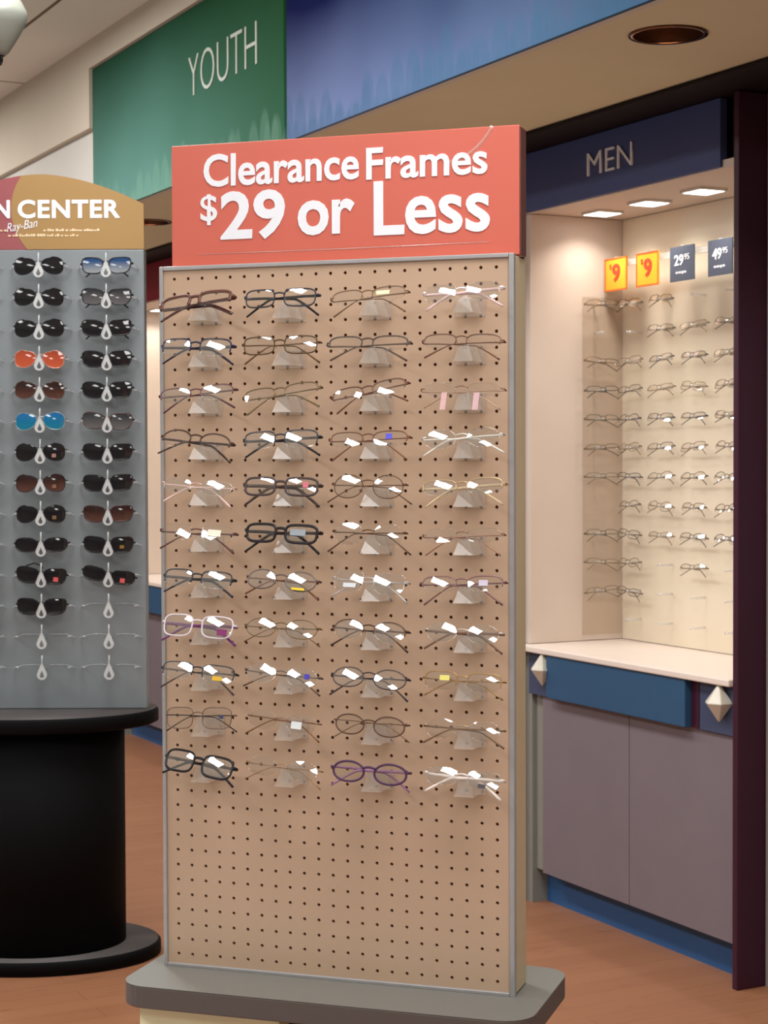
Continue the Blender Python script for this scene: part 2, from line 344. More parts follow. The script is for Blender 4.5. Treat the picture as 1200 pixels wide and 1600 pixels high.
# ------------------------------------------------------------------ wall cabinets
def cabinet(du, label, header_mat, word):
    o_u, o_v = 1.60 + du, -2.2
    t = thing('display_cabinet', label, 'cabinet', wp(o_u, o_v, 0), (0, 0, WALL_RZ), 'wall display cabinets')
    def B(u0, u1, v0, v1, z0, z1): return MB().box(-(u0 - 1.60), -(u1 - 1.60), -(v0 - o_v), -(v1 - o_v), z0, z1)
    B(1.020, 1.042, -2.447, -2.003, 0, 2.445).build('end_panel', 'maroon', t, .003)
    B(2.16, 2.182, -2.447, -2.003, 0, 2.445).build('end_panel', 'maroon', t, .003)
    B(2.118, 2.158, -2.445, -2.035, 0, .828).build('leg_panel', 'grey_leg', t)
    B(2.12, 2.158, -2.445, -2.03, .852, 2.25).build('side_lining', 'cream', t)
    B(1.043, 1.05, -2.40, -2.03, .852, 2.25).build('side_lining', 'cream', t)
    B(1.043, 2.118, -2.445, -2.392, .852, 2.25).build('back_panel', 'alcove_back', t)
    B(1.043, 2.158, -2.445, -2.03, 2.252, 2.275).build('canopy', 'cream', t)
    B(1.043, 2.116, -2.092, -2.112, 0, .112).build('toe_kick', 'blue_toe', t)
    B(1.043, 2.116, -2.44, -2.062, .113, .827).build('carcass', 'mauve', t)
    B(2.05, 2.116, -2.061, -2.05, .113, .69).build('filler_strip', 'grey_leg', t)
    for a, b in ((1.044, 1.564), (1.567, 2.048)):
        B(a, b, -2.06, -2.03, .112, .826).build('door', 'mauve', t, .002)
    B(1.043, 2.158, -2.44, -1.99, .83, .85).build('countertop', 'counter', t, .004)
    B(1.25, 1.978, -2.028, -1.998, .692, .828).build('apron', 'blue', t, .003)
    B(1.212, 1.248, -2.03, -2.02, .692, .828).build('apron_strip', 'maroon', t)
    for a, b, c in ((1.044, 1.21, 1.10), (1.982, 2.116, 2.006)):
        k = B(a, b, -2.029, -2.02, .69, .828).build('corner_block', 'blue_dk', t, .002)
        kb = MB(); r, h = .042, .056
        pts = [(r * math.cos(R(30 + 60 * i)), r * math.sin(R(30 + 60 * i)), 0) for i in range(6)]
        kb.add(pts + [(0, 0, h), (0, 0, -h)], [(i, (i + 1) % 6, 6) for i in range(6)] + [((i + 1) % 6, i, 7) for i in range(6)])
        kb.build('diamond_knob', 'knob', k, .002, loc=(-(c - 1.60), -(-2.003 - o_v), .78))
    hb = B(1.122, 2.156, -2.045, -2.02, 2.256, 2.445).build('header_sign', header_mat, t, .002)
    B(1.043, 1.119, -2.20, -2.06, 2.276, 2.445).build('header_backing', 'maroon_dk', t)
    if word:
        letters(hb, word, -(1.768 - 1.6), -(1.531 - 1.6), 2.321, 2.39, 2.02 + o_v - .0005, 'white_ink', depth=.005, bold=-.01)
    for u in (1.985, 1.728, 1.456):
        f = B(u - .05, u + .05, -2.27, -2.17, 2.244, 2.2515).build('lamp_frame', 'lamp_rim', t)
        B(u - .043, u + .043, -2.263, -2.177, 2.2425, 2.2438).build('lamp_lens', 'lamp', f)
        ld = bpy.data.lights.new('cabinet_lamp_light', 'AREA'); ld.shape = 'SQUARE'; ld.size = .08; ld.energy = LAMP_W; ld.color = (1.0, .93, .84); ld.spread = R(125)
        lo = bpy.data.objects.new('cabinet_lamp_light', ld); COL.objects.link(lo); lo.location = wp(u + du, -2.22, 2.2415); lo.rotation_euler = (0, 0, WALL_RZ)
    return t, B
cabA, BA = cabinet(0, 'lit display cabinet under the navy MEN sign with mauve doors', 'navy', 'MEN')
cabF, BF = cabinet(4.085, 'far lit cabinet with crimson header, glimpsed between sunglasses tower and pegboard', 'crimson', None)
BA(2.1195, 2.113, -2.386, -2.232, .87, 1.99).build('acrylic_panel', 'acrylic_panel', cabA)
BA(1.055, 2.11, -2.332, -2.322, 2.085, 2.105).build('sign_rail', 'wire', cabA)

ZR = [1.965 - .0945 * i for i in range(12)]
for i, z in enumerate(ZR):
    for u in (2.005, 1.832, 1.66, 1.488):
        MB().tube([(-(u - 1.6), .186, z - .001), (-(u - 1.6), .128, z - .001)], .004, up=(0, 0, 1)).build('frame_peg', 'wire', cabA)
    if i not in (7, 11): MB().tube([(-(2.113 - 1.6), .075, z - .001), (-(2.06 - 1.6), .075, z - .001)], .004, up=(0, 0, 1)).build('frame_peg', 'wire', cabA)

# price cards hung on the rail
for k, (u1, u0, big, mat) in enumerate(((2.100, 1.975, '9', 0), (1.922, 1.802, '9', 0), (1.741, 1.618, '29', 1), (1.549, 1.432, '49', 1))):
    lb = ('orange price card with red 9, nearest the left corner of the cabinet', 'orange price card with red 9, beside the slate 29 card', 'slate blue price card reading 29 on the cabinet wall', 'slate blue price card reading 49 beside the maroon panel')[k]
    t = thing('price_card', lb, 'sign', wp((u0 + u1) / 2, -2.31, 2.006), (0, 0, WALL_RZ), 'price cards in the cabinet')
    w = (u1 - u0) / 2
    MB().box(-w, w, -.002, .002, 0, .108).build('card', 'slate_card' if mat else 'orange_card', t)
    MB().box(-.008, .008, -.001, .012, .09, .112).build('clip', 'wire', t)
    if mat:
        letters(t, big, -w * .62, w * .15, .048, .082, -.0022, 'white_ink', bold=.02)
        letters(t, '95', w * .22, w * .62, .064, .082, -.0022, 'white_ink', name='small_lettering')
        sb = MB(); x = -w * .5
        for q in (.010, .014, .008, .012): sb.box(x, x + q, -.0028, -.0022, .022 + .002 * (q > .009), .03); x += q + .003
        sb.build('small_print', 'white_ink', t)
    else:
        fb = MB()
        for a, b, c, d in ((-w, w, 0, .005), (-w, w, .103, .108), (-w, -w + .005, 0, .108), (w - .005, w, 0, .108)): fb.box(a, b, -.003, -.002, c, d)
        fb.build('border', 'orange_edge', t)
        letters(t, big, -.018, .026, .028, .088, -.0022, 'red_ink', bold=.03)
        letters(t, '$', -.034, -.022, .07, .088, -.0022, 'red_ink', name='small_lettering')

# ------------------------------------------------------------------ spectacles
SHAPES = {  # half width, half height, exponent, top flare, lower shift, upsweep
    'rect': (.0262, .0142, 3.6, .04, 0, 0), 'oval': (.0255, .0158, 2.1, .0, 0, 0), 'round': (.0235, .0185, 2.15, .0, 0, 0),
    'square': (.0255, .0175, 3.4, .05, 0, 0), 'narrow': (.027, .0122, 2.8, .03, 0, .001),
    'aviator': (.0285, .0240, 2.35, .10, .0055, 0), 'wayfarer': (.0285, .0215, 3.2, .10, 0, .0022), 'sport': (.031, .0185, 2.7, .04, .002, .0015)}
def outline(shape, side, n=36, k=1.):
    a, h, e, fl, sh, upw = SHAPES[shape]; P = []
    for i in range(n):
        th = 2 * PI * i / n; c, s = math.cos(th), math.sin(th)
        x = a * math.copysign(abs(c) ** (2 / e), c) * k; z = h * math.copysign(abs(s) ** (2 / e), s) * k
        x *= 1 + fl * z / h
        if shape == 'aviator':
            x += sh * side * max(0, -z / h)
            if z > 0 and x * side < 0: z *= .86
        z += upw * side * x / a
        P.append((x, z))
    return P
def curve_y(x): return 1.35 * x * x
MESH = {}
def spectacle_meshes(shape, rim, r, temple, gap, drop, th):
    key = (shape, rim, r, temple, gap, drop, th)
    if key in MESH: return MESH[key]
    a, h = SHAPES[shape][:2]; cx = gap / 2 + a; xo = cx + a
    fb = MB(); pieces = []
    for s in (-1, 1):
        P = outline(shape, s)
        if rim == 'full': fb.tube([(s * cx + x, curve_y(s * cx + x), z) for x, z in P], r * .8, r, n=8, closed=True)
        elif rim == 'half':
            Q = outline(shape, s, 48); Q = Q[-2:] + Q[:27]
            fb.tube([(s * cx + x, curve_y(s * cx + x), z) for x, z in Q], r * .8, r, n=8)
        zt = h * .28
        if rim == 'none': fb = MB(); pieces.append(('end_piece', fb))
        fb.tube([(s * (xo - .0012), curve_y(xo), zt), (s * (xo + .004), curve_y(xo) + .0015, zt + .0006), (s * (xo + .0062), curve_y(xo) + .008, zt)], max(r * .8, .0011), max(r * 1.1, temple * .7), up=(0, 1, 0), n=8)
    g = gap / 2 + .0015
    zb = h * (.42 if rim != 'none' else .25)
    if rim == 'none': fb = MB(); pieces.append(('bridge', fb))
    fb.tube([(x, curve_y(x) - .0012 * (1 - (x / g) ** 2), zb + .0022 * (1 - (x / g) ** 2)) for x in [g * (i / 5 - 1) for i in range(11)]], r * .8, max(r * 1.05, .0009), n=8)
    if r < .0014 and rim != 'none':
        for s in (-1, 1):
            fb.tube([(s * g * .9, .0005, zb - .004), (s * g * .75, .006, zb - .007), (s * g * .62, .005, zb - .010)], .0005, n=5)
    if rim == 'none':
        front = [(nm, q.mesh(nm)) for nm, q in pieces]
    else: front = [('frame_front', fb.mesh('frame_front'))]
    lens = []
    for s in (-1, 1):
        P = outline(shape, s, 36, .985); L = MB(); vs = [(0, curve_y(s * cx) - .0020, 0)]; rings = 5
        for q in range(1, rings + 1):
            f = q / rings
            for x, z in P: vs.append((x * f, curve_y(s * cx) + 2 * 1.35 * s * cx * x * f - .0020 + f * f * (x * x + z * z) / .30, z * f))
        fs = [(0, 1 + i, 1 + (i + 1) % 36) for i in range(36)]
        for q in range(rings - 1):
            for i in range(36): A = 1 + q * 36; fs.append((A + i, A + 36 + i, A + 36 + (i + 1) % 36, A + (i + 1) % 36))
        L.add(vs, fs, True)
        if rim != 'full':   # the polished edge of an unrimmed lens
            L.tube([(x, curve_y(s * cx + x) + .0005, z) for x, z in P], .0008, .0005, n=5, closed=True)
        lens.append((L.mesh('lens'), s * cx))
    arms = []
    ztp = h * .28
    for s in (-1, 1):
        yb = .0125 if s > 0 else .0172; x0 = s * (xo + .006)
        path = [(x0, curve_y(xo) + .007, ztp), (x0 - s * .002, yb, ztp), (x0 - s * .03, yb + .0005, ztp), (x0 - s * .06, yb + .001, ztp - .001)]
        bx = x0 - s * .084
        for i in range(7):
            f = i / 6; path.append((bx - s * (.004 + .042 * f), yb + .001, ztp - .003 - drop * (f ** 1.15)))
        am = MB(); am.tube(path, temple, th, up=(0, 0, 1), n=8, taper=lambda f: 1 - .35 * math.sin(PI * min(1, f * 1.1)) if temple < .002 else 1 - .25 * f)
        arms.append(am.mesh('temple'))
    MESH[key] = (front, lens, arms, xo); return MESH[key]
def withmat(o, mat):
    if not o.data.materials: o.data.materials.append(None)
    o.material_slots[0].link = 'OBJECT'; o.material_slots[0].material = mat; return o
def spectacles(kind, label, group, loc, rot, shape='rect', rim='full', r=.0012, temple=.0012, th=.0012, gap=.018, drop=.028, fm=None, tm=None, lm=None, tags=(), scale=1, cat='eyeglasses'):
    t = thing(kind, label, cat, loc, rot, group); t.scale = (scale,) * 3
    front, lens, arms, xo = spectacle_meshes(shape, rim, r, temple, gap, drop, th)
    for nm, me in front: withmat(link(nm, me, t), fm)
    for me, x in lens: withmat(link('lens', me, t, loc=(x, 0, 0)), lm or MT['lens'])
    for me in arms: withmat(link('temple', me, t), tm or fm)
    for (x, z, w, h, c) in tags:
        o = MB().box(-w / 2, w / 2, -.0004, .0004, -h / 2, h / 2).build('sticker_glint', fmat(c, .5), t, loc=(x, curve_y(x) - .0034, z), rot=(0, 0, R(x * 150)))
    return t

# ------------------------------------------------------------------ pegboard stand
I = .0254; ZT = 1.75708
peg = thing('pegboard_stand', 'tall tan pegboard stand with aluminium frame and red clearance sign', 'display stand', (.28, .03, 0))
ox, oy = .28, .03
def PB(x0, x1, y0, y1, z0, z1): return MB().box(x0 - ox, x1 - ox, y0 - oy, y1 - oy, z0, z1)
pm = MB(); hr = .0029
for j in range(46):
    for i in range(23):
        cx, cz, q = i * I - ox, ZT - j * I, I / 2
        x0 = -.020 - ox if i == 0 else cx - q; x1 = .580 - ox if i == 22 else cx + q
        z1 = 1.774 if j == 0 else cz + q; z0 = .5975 if j == 45 else cz - q
        sq = [(x1, cz), (x1, z1), (cx, z1), (x0, z1), (x0, cz), (x0, z0), (cx, z0), (x1, z0)]
        ho = [(cx + hr * math.cos(PI / 4 * k), cz + hr * math.sin(PI / 4 * k)) for k in range(8)]
        vs = [(x, -oy, z) for x, z in sq] + [(x, -oy, z) for x, z in ho] + [(x, .005 - oy, z) for x, z in ho]
        pm.add(vs, [(k, 8 + k, 8 + (k + 1) % 8, (k + 1) % 8) for k in range(8)] + [(8 + k, 16 + k, 16 + (k + 1) % 8, 8 + (k + 1) % 8) for k in range(8)])
pm.build('pegboard', peg_mat(), peg)
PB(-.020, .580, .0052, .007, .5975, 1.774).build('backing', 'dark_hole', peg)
PB(-.0255, .5875, .0075, .078, .594, 1.776).build('core', 'tan_side', peg, .002)
for x0, x1, z0, z1 in ((-.0265, -.0195, .592, 1.7785), (.5795, .5885, .592, 1.7785), (-.0195, .5795, 1.7715, 1.7785), (-.0195, .5795, .592, .5985)):
    PB(x0, x1, -.004, .0074, z0, z1).build('frame_rail', 'aluminium', peg, .0015)
sg = PB(-.0178, .5893, .030, .066, 1.779, 1.9855).build('header_sign', 'red_sign', peg, .0015)
PB(.5895, .5915, .031, .066, 1.779, 1.982).build('sign_edge', 'red_edge', sg)
def sgl(s, x0, x1, z0, z1, **k): letters(sg, s, x0 - ox, x1 - ox, z0, z1, .0298 - oy, 'white_ink', **k)
sgl('Clearance', .042, .3195, 1.9125, 1.968, bold=.02); sgl('Frames', .3318, .537, 1.910, 1.9625, bold=.02)
sgl('$', .036, .0665, 1.849, 1.901, bold=.012); sgl('29', .0725, .189, 1.8215, 1.904, bold=.025)
sgl('or', .2115, .3115, 1.824, 1.882, bold=.025); sgl('Less', .3445, .541, 1.818, 1.9075, bold=.02)
MB().tube([(.032 - ox, .0297 - oy, 1.8005), (.30 - ox, .0295 - oy, 1.8), (.54 - ox, .0297 - oy, 1.801)], .0005, .0006).build('sleeve_seam', 'wire', sg)
MB().tube([(.455 - ox + .10 * math.sin(R(a)), .0298 - oy, 2.03 - .10 * math.cos(R(a))) for a in range(8, 66, 4)], .0004, .0030).build('sleeve_crease', 'acrylic', sg)
sl = MB(); sl.prism([(x - ox, y - oy) for x, y in rrect(-.056, .640, -.128, .178, .05)], .556, .5915, 'z'); sb_ = sl.build('base_slab', 'slab_edge', peg, .002)
MB().prism([(x - ox, y - oy) for x, y in rrect(-.056, .640, -.128, .178, .05)], .5917, .5926, 'z').build('top_laminate', 'slab', sb_)
pd = PB(-.03, .60, -.09, .145, 0, .10); pd.box(-.03 - ox, .218 - ox, -.09 - oy, .145 - oy, .1, .5555); pd.box(.56 - ox, .60 - ox, -.09 - oy, .145 - oy, .1, .5555)
pd.box(.218 - ox, .56 - ox, .10 - oy, .145 - oy, .1, .5555)
pe = pd.build('pedestal', 'maple', peg)
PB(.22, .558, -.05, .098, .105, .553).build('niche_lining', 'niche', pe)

# clear nose holders and the clearance glasses
def holder_mesh():
    h = MB(); h.box(-.024, .024, .040, .0445, -.033, -.002)
    y0, y1 = -.006, .042
    top = [(-.0068, -.002), (.0068, -.002)]; bot = [(.0175, -.030), (-.0175, -.030)]
    poly = [(-.0062, .001), (.0062, .001), (.010, -.010), (.0165, -.030), (-.0165, -.030), (-.010, -.010)]
    poly2 = [(x * 1.15, z) for x, z in poly]
    n = 6; vs = [(x, y0 + (.007 if z > -.02 else 0), z) for x, z in poly] + [(x, y1, z) for x, z in poly2]
    h.add(vs, [tuple(range(n)), tuple(range(2 * n - 1, n - 1, -1))] + [(i, i + n, (i + 1) % n + n, (i + 1) % n) for i in range(n)])
    for x in (-.0127, .0127): h.tube([(x, .044, -.0065), (x, .0495, -.0065)], .0018, up=(0, 0, 1))
    return h.mesh('nose_holder')
HM = holder_mesh(); HM.materials.append(MT['acrylic'])
CX = [.0635, .2120, .3620, .5170]
ORD = ['top', 'second', 'third', 'fourth', 'fifth', 'sixth', 'seventh', 'eighth', 'ninth', 'tenth', 'bottom']
CO = ['leftmost', 'second', 'third', 'rightmost']
BLK = (22, 20, 24); GUN = (58, 58, 66); BRN = (72, 44, 36); OLV = (112, 92, 62); GLD = (150, 122, 84); SIL = (186, 184, 186); TAN = (166, 132, 98)
PUR = (108, 50, 108); PNK = (216, 176, 172); WHT = (232, 228, 230); BRZ = (98, 70, 50); DGY = (44, 46, 54); LAV = (140, 112, 132)
# row, column: look, shape, rim, rim radius, temple height, frame colour, temple colour, roll, pitch, stickers and painted glints, strong reflection
G = {
 (0,0): ('chunky dark tortoise', 'rect', 'half', .0030, .0048, (92, 56, 46), (62, 30, 28), -8, 34, (), 0),
 (1,0): ('navy half-rim', 'rect', 'half', .0015, .0024, (40, 38, 62), (34, 30, 46), 2, 17, (), 1),
 (2,0): ('plum brown half-rim', 'narrow', 'half', .0012, .0018, (110, 72, 76), (84, 52, 58), -6, 18, (), 1),
 (3,0): ('dark brown browline', 'oval', 'half', .0016, .0022, (74, 50, 38), (50, 34, 30), 9, 30, (), 0),
 (4,0): ('pale pink rimless', 'narrow', 'none', .0011, .0018, PNK, (226, 196, 190), 6, 16, (), 1),
 (5,0): ('thin mauve brown rimless', 'rect', 'none', .0012, .0018, (104, 72, 68), (88, 54, 52), 4, 22, ((.031, 0, .022, .011, (226, 224, 206)),), 0),
 (6,0): ('charcoal half-rim', 'rect', 'half', .0014, .0024, DGY, DGY, 4, 16, (), 1),
 (7,0): ('white and purple square', 'square', 'full', .0014, .0026, (216, 206, 214), PUR, 3, 12, ((.045, -.008, .016, .010, (124, 36, 96)),), 1),
 (8,0): ('gunmetal half-rim', 'rect', 'half', .0012, .0018, GUN, (70, 58, 54), 6, 15, ((.036, -.008, .016, .007, (214, 170, 40)),), 1),
 (9,0): ('thin bronze rectangular', 'square', 'full', .0009, .0012, (120, 98, 84), (50, 44, 44), -3, 10, ((.044, .002, .007, .006, (60, 60, 96)),), 0),
 (10,0): ('bold black full-rim', 'square', 'full', .0022, .0026, BLK, BLK, 10, 12, (), 1),
 (0,1): ('slate rectangular full-rim', 'rect', 'full', .0014, .0024, (54, 54, 64), BLK, 0, 8, (), 0),
 (1,1): ('olive bronze rectangular full-rim', 'rect', 'full', .0012, .0016, (92, 72, 50), (104, 76, 48), -1, 8, (), 0),
 (2,1): ('olive tan half-rim', 'narrow', 'half', .0012, .0018, OLV, OLV, -10, 24, (), 0),
 (3,1): ('gunmetal black-armed half-rim', 'rect', 'half', .0014, .0024, GUN, BLK, -3, 14, (), 1),
 (4,1): ('thick mottled grey', 'rect', 'full', .0020, .0028, (70, 58, 58), (66, 50, 44), 1, 14, ((.043, .003, .009, .009, (206, 110, 126)),), 0),
 (5,1): ('thick black striped', 'rect', 'full', .0024, .0034, (34, 30, 32), (38, 32, 32), 2, 12, ((.031, .002, .026, .010, (150, 160, 166)),), 0),
 (6,1): ('silver brown-armed oval', 'oval', 'full', .0012, .0018, (104, 92, 88), (112, 68, 48), 4, 14, ((.033, -.013, .022, .004, (232, 200, 50)),), 1),
 (7,1): ('fine olive wire', 'oval', 'full', .0008, .0010, OLV, OLV, 3, 20, (), 0),
 (8,1): ('grey rimless oval', 'oval', 'none', .0010, .0014, (110, 98, 92), (88, 70, 58), 7, 13, ((.043, .002, .008, .008, (64, 52, 170)),), 1),
 (9,1): ('silver rimless copper-armed', 'oval', 'none', .0010, .0014, (140, 118, 104), (128, 86, 58), 6, 14, ((.028, -.003, .018, .012, (214, 220, 222)),), 0),
 (10,1): ('faint gold rimless', 'oval', 'none', .0008, .0010, TAN, (150, 116, 84), 6, 20, (), 0),
 (0,2): ('thin bronze browline', 'narrow', 'half', .0010, .0014, (118, 92, 66), (112, 86, 62), -5, 24, ((.028, 0, .022, .007, (232, 226, 180)),), 0),  # pale gold patch here is a highlight painted on the lens
 (1,2): ('dark bronze half-rim', 'narrow', 'half', .0014, .0018, (78, 66, 60), (84, 66, 56), 0, 24, (), 0),
 (2,2): ('brown upswept', 'narrow', 'half', .0012, .0016, (110, 76, 62), (112, 74, 58), -14, 18, (), 0),
 (3,2): ('reddish brown thin', 'narrow', 'half', .0011, .0014, (116, 76, 58), (118, 76, 56), -2, 20, ((.035, .002, .010, .009, (84, 84, 200)),), 0),
 (4,2): ('fine bronze round wire', 'round', 'full', .0009, .0012, BRZ, BRZ, 1, 14, (), 0),
 (5,2): ('thin bronze round rimless', 'round', 'none', .0010, .0014, BRZ, (92, 66, 50), 2, 14, (), 0),
 (6,2): ('clear silver rimless', 'square', 'none', .0010, .0014, SIL, SIL, 4, 10, ((-.030, -.008, .022, .007, (206, 212, 216)),), 1),  # pale rectangle laid on the left lens
 (7,2): ('dark brown half-rim', 'oval', 'half', .0012, .0016, (86, 60, 46), (72, 48, 40), 4, 15, (), 1),
 (8,2): ('dark grey oval full-rim', 'oval', 'full', .0012, .0016, (74, 64, 66), (62, 52, 54), 4, 12, (), 1),
 (9,2): ('brown oval full-rim', 'oval', 'full', .0013, .0010, (92, 66, 54), (120, 92, 70), 2, 6, (), 0),
 (10,2): ('purple full-rim', 'oval', 'full', .0019, .0022, (78, 48, 82), (156, 116, 150), 4, 8, (), 0),
 (0,3): ('clear bright rimless', 'rect', 'none', .0014, .0026, WHT, (220, 190, 188), -3, 16, (), 1),
 (1,3): ('thin brown half-rim', 'narrow', 'half', .0012, .0016, (112, 80, 64), (112, 78, 62), 2, 26, (), 0),
 (2,3): ('rimless with dangling pink tags', 'narrow', 'none', .0010, .0012, (140, 106, 84), (180, 150, 130), 1, 24, ((-.026, -.022, .009, .03, (196, 158, 156)), (.026, -.022, .009, .03, (190, 154, 158))), 0),
 (3,3): ('silver white-armed rimless', 'oval', 'none', .0012, .0020, (206, 204, 196), (222, 220, 210), -4, 16, (), 1),
 (4,3): ('champagne gold half-rim', 'narrow', 'half', .0012, .0022, (186, 160, 122), (206, 184, 148), -4, 18, (), 1),
 (5,3): ('faint brown rimless', 'narrow', 'none', .0010, .0012, (140, 104, 84), (150, 110, 92), -2, 24, (), 0),
 (6,3): ('mauve thin half-rim', 'narrow', 'half', .0011, .0016, (132, 98, 100), (118, 84, 86), -2, 20, ((.034, 0, .014, .009, (196, 188, 206)),), 0),
 (7,3): ('silver brown-armed rimless', 'oval', 'none', .0011, .0022, (196, 190, 182), (108, 78, 60), 2, 16, (), 1),
 (8,3): ('thin yellow-gold', 'rect', 'half', .0010, .0014, (170, 138, 88), (160, 126, 84), 2, 15, ((-.028, .004, .016, .008, (226, 218, 120)),), 0),
 (9,3): ('bronze-armed rimless', 'oval', 'none', .0010, .0018, (166, 146, 116), (118, 90, 64), 2, 18, (), 0),
 (10,3): ('clear white-armed rimless', 'rect', 'none', .0014, .0026, (228, 216, 210), (232, 222, 216), 4, 15, ((.034, -.010, .012, .006, (70, 66, 74)),), 1),
}
for (i, j), (look, shape, rim, r, tpl, fc, tc_, roll, pitch, tags, strong) in sorted(G.items()):
    if strong: pitch = 11.5 + 1.25 * i + random.uniform(-1.5, 1.5)
    z = ZT - (1.72 + 3.0 * i) * I - (.002 if i > 6 else 0)
    x = CX[j]
    h = link('glasses_holder', HM, loc=(x, -.045, z - .001))
    tag(h, f'clear acrylic nose holder under the {look} glasses, {CO[j]} pegboard column', 'display holder', 'clear holders hooked into the pegboard')
    where = f'{ORD[i]} row, {CO[j]} column of the pegboard'
    spectacles('eyeglasses', f'{look} glasses, {where}', 'clearance glasses on the pegboard', (x, -.058 if pitch < 30 else -.06, z + .001), (R(-pitch), R(roll * .7), R(random.uniform(-4, 4))),
               shape, rim, r, tpl * .8 if tpl > .003 else tpl, .0013, .0175, .026 + random.uniform(-.003, .006), fmat(fc, .3, .5 if r < .0013 else 0), fmat(tc_, .32, .4 if tpl < .0017 else 0),
               MT['lens2'] if strong else MT['lens'], tags, random.uniform(.99, 1.03))

# ------------------------------------------------------------------ sunglasses tower
TD = Vector((-1.398, 1.891, 0)); TR = Vector((.951, .3098, 0)); TZ = math.atan2(.3098, .951)
tw = thing('sunglasses_tower', 'grey sunglasses display tower on a round black pedestal', 'display stand', TD + TR * .06, (0, 0, TZ))
ex, bx_ = .06, 1
MB().lathe([(.355, 0), (.37, .004), (.37, .034), (.364, .040), (.001, .040)], 72, sy=.70).build('base_disc', 'black_lam', tw)
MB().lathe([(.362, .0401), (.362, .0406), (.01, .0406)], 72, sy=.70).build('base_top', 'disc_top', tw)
MB().lathe([(.267, .0407), (.267, .684)], 72, sy=.78).build('drum', 'black_lam', tw)
MB().lathe([(.355, .684), (.3675, .69), (.3675, .72), (.362, .727), (.001, .727)], 72, sy=.70).build('top_disc', 'black_lam', tw)
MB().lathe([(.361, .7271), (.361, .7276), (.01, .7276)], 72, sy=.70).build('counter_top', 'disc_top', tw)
px0, px1 = -.205 - ex, .400 - ex
pn = MB(); pn.prism([(px0, -.03), (px1, -.03), (px1, .02), (px1 - .1, .12), (px0 + .1, .12), (px0, .02)], .728, 2.068, 'z'); pn.build('display_panel', 'panel_grey', tw, .003)
# header card: arched outline, mustard circle over rose red
def arch(x): 
    f = (x - (.0975 - ex)) / .305; return 2.286 - .088 * abs(f) ** 1.75
N = 48; xs = [px0 - .002 + (px1 - px0 + .002) * i / N for i in range(N + 1)]
hd = MB(); hd.prism([(px0 - .002, 2.068)] + [(px1, 2.068)] + [(x, arch(x)) for x in reversed(xs)], -.030, -.024); hd.build('header_card', 'hdr_red', tw)
hdo = [o for o in tw.children if o.name.startswith('header_card')][0]
ccx, ccz, cr = .192 - ex, 2.185, .172
yl = []
for k in range(61):
    a = R(128 + (228 - 128) * k / 60); x, z = ccx + cr * 1.03 * math.cos(a), ccz + cr * math.sin(a)
    z = min(max(z, 2.0685), arch(x) - .0003); yl.append((x, z))
yb_ = yl + [(px1, 2.0685)] + [(x, arch(x) - .0003) for x in reversed(xs) if x > yl[0][0] + .004]
MB().prism(yb_, -.0312, -.0301).build('mustard_field', 'hdr_yellow', hdo)
letters(hdo, 'CENTER', .034 - ex, .332 - ex, 2.158, 2.212, -.0316, 'white_ink', bold=.03, spacing=1.08)
letters(hdo, 'SUN', -.118 - ex, .012 - ex, 2.158, 2.212, -.0316, 'white_ink', bold=.03, spacing=1.08)
me = text_mesh('Ray-Ban', 0, .092, 0, .033, 0, .0012, -.006, .45); me.materials.clear(); me.materials.append(MT['white_ink'])
link('script_lettering', me, hdo, loc=(.004 - ex, -.0318, 2.110), rot=(0, R(-10), 0))
sp_ = MB()
for z, x0, x1 in ((2.121, .108, .270), (2.121, -.09, .0), (2.106, .006, .205)):
    x = x0
    while x < x1:
        w = random.uniform(.004, .008); sp_.box(x - ex, x - ex + w, -.0322, -.0316, z, z + random.choice((.004, .005, .007))); x += w + random.choice((.0015, .0015, .005))
sp_.build('small_print', 'faint_ink', hdo)
# white drop-shaped nose rests with their clear wires
SCX = [-.098, .1025, .297]
SZ = [2.015 - .0894 * i for i in range(14)]
def rest_mesh():
    h = MB()
    h.tube([(0, -.004, .038), (0, -.006, .012)], .0019, .0022, n=8)
    def drop(k): 
        P = []
        for i in range(28):
            a = 2 * PI * i / 28; w = .0150 * k * math.sin(a) * (1 if math.cos(a) < 0 else (1 - math.cos(a)) ** .9 * .9 + .1)
            P.append((w, -.017 + (.016 if math.cos(a) < 0 else .036) * k * math.cos(a)))
        return P
    o, i_ = drop(1), drop(.42)
    i_ = [(x, z - .004) for x, z in i_]
    n = 28; y0, y1 = -.010, -.004
    vs = [(x, y0, z) for x, z in o] + [(x, y0, z) for x, z in i_] + [(x, y1, z) for x, z in o] + [(x, y1, z) for x, z in i_]
    fs = []
    for k in range(n):
        j = (k + 1) % n; fs += [(k, n + k, n + j, j), (2 * n + k, 2 * n + j, 3 * n + j, 3 * n + k), (k, j, 2 * n + j, 2 * n + k), (n + k, 3 * n + k, 3 * n + j, n + j)]
    h.add(vs, fs, False)
    h.tube([(0, -.004, -.004), (0, .046, -.004)], .003, up=(0, 0, 1))
    return h.mesh('nose_rest')
def wire_mesh():
    h = MB()
    for s in (-1, 1):
        h.tube([(s * (.014 + .078 * i / 12), .040 + .004 * math.sin(i), .004 + .006 * math.sin(PI * i / 12) - .008 * (i / 12)) for i in range(13)], .0009, .0009, up=(0, 0, 1), n=6)
        h.tube([(s * .0725, .01, .0005), (s * .080, .022, .0015), (s * .086, .044, 0)], .0022, .0024, up=(0, 0, 1), n=6)
    return h.mesh('arm_wire')
RM = rest_mesh(); RM.materials.append(MT['white_plastic']); WM = wire_mesh(); WM.materials.append(MT['wire'])
for j, x in enumerate(SCX):
    for z in SZ:
        link('nose_rest', RM, tw, loc=(x - ex, -.077, z)); link('arm_wire', WM, tw, loc=(x - ex, -.077, z))
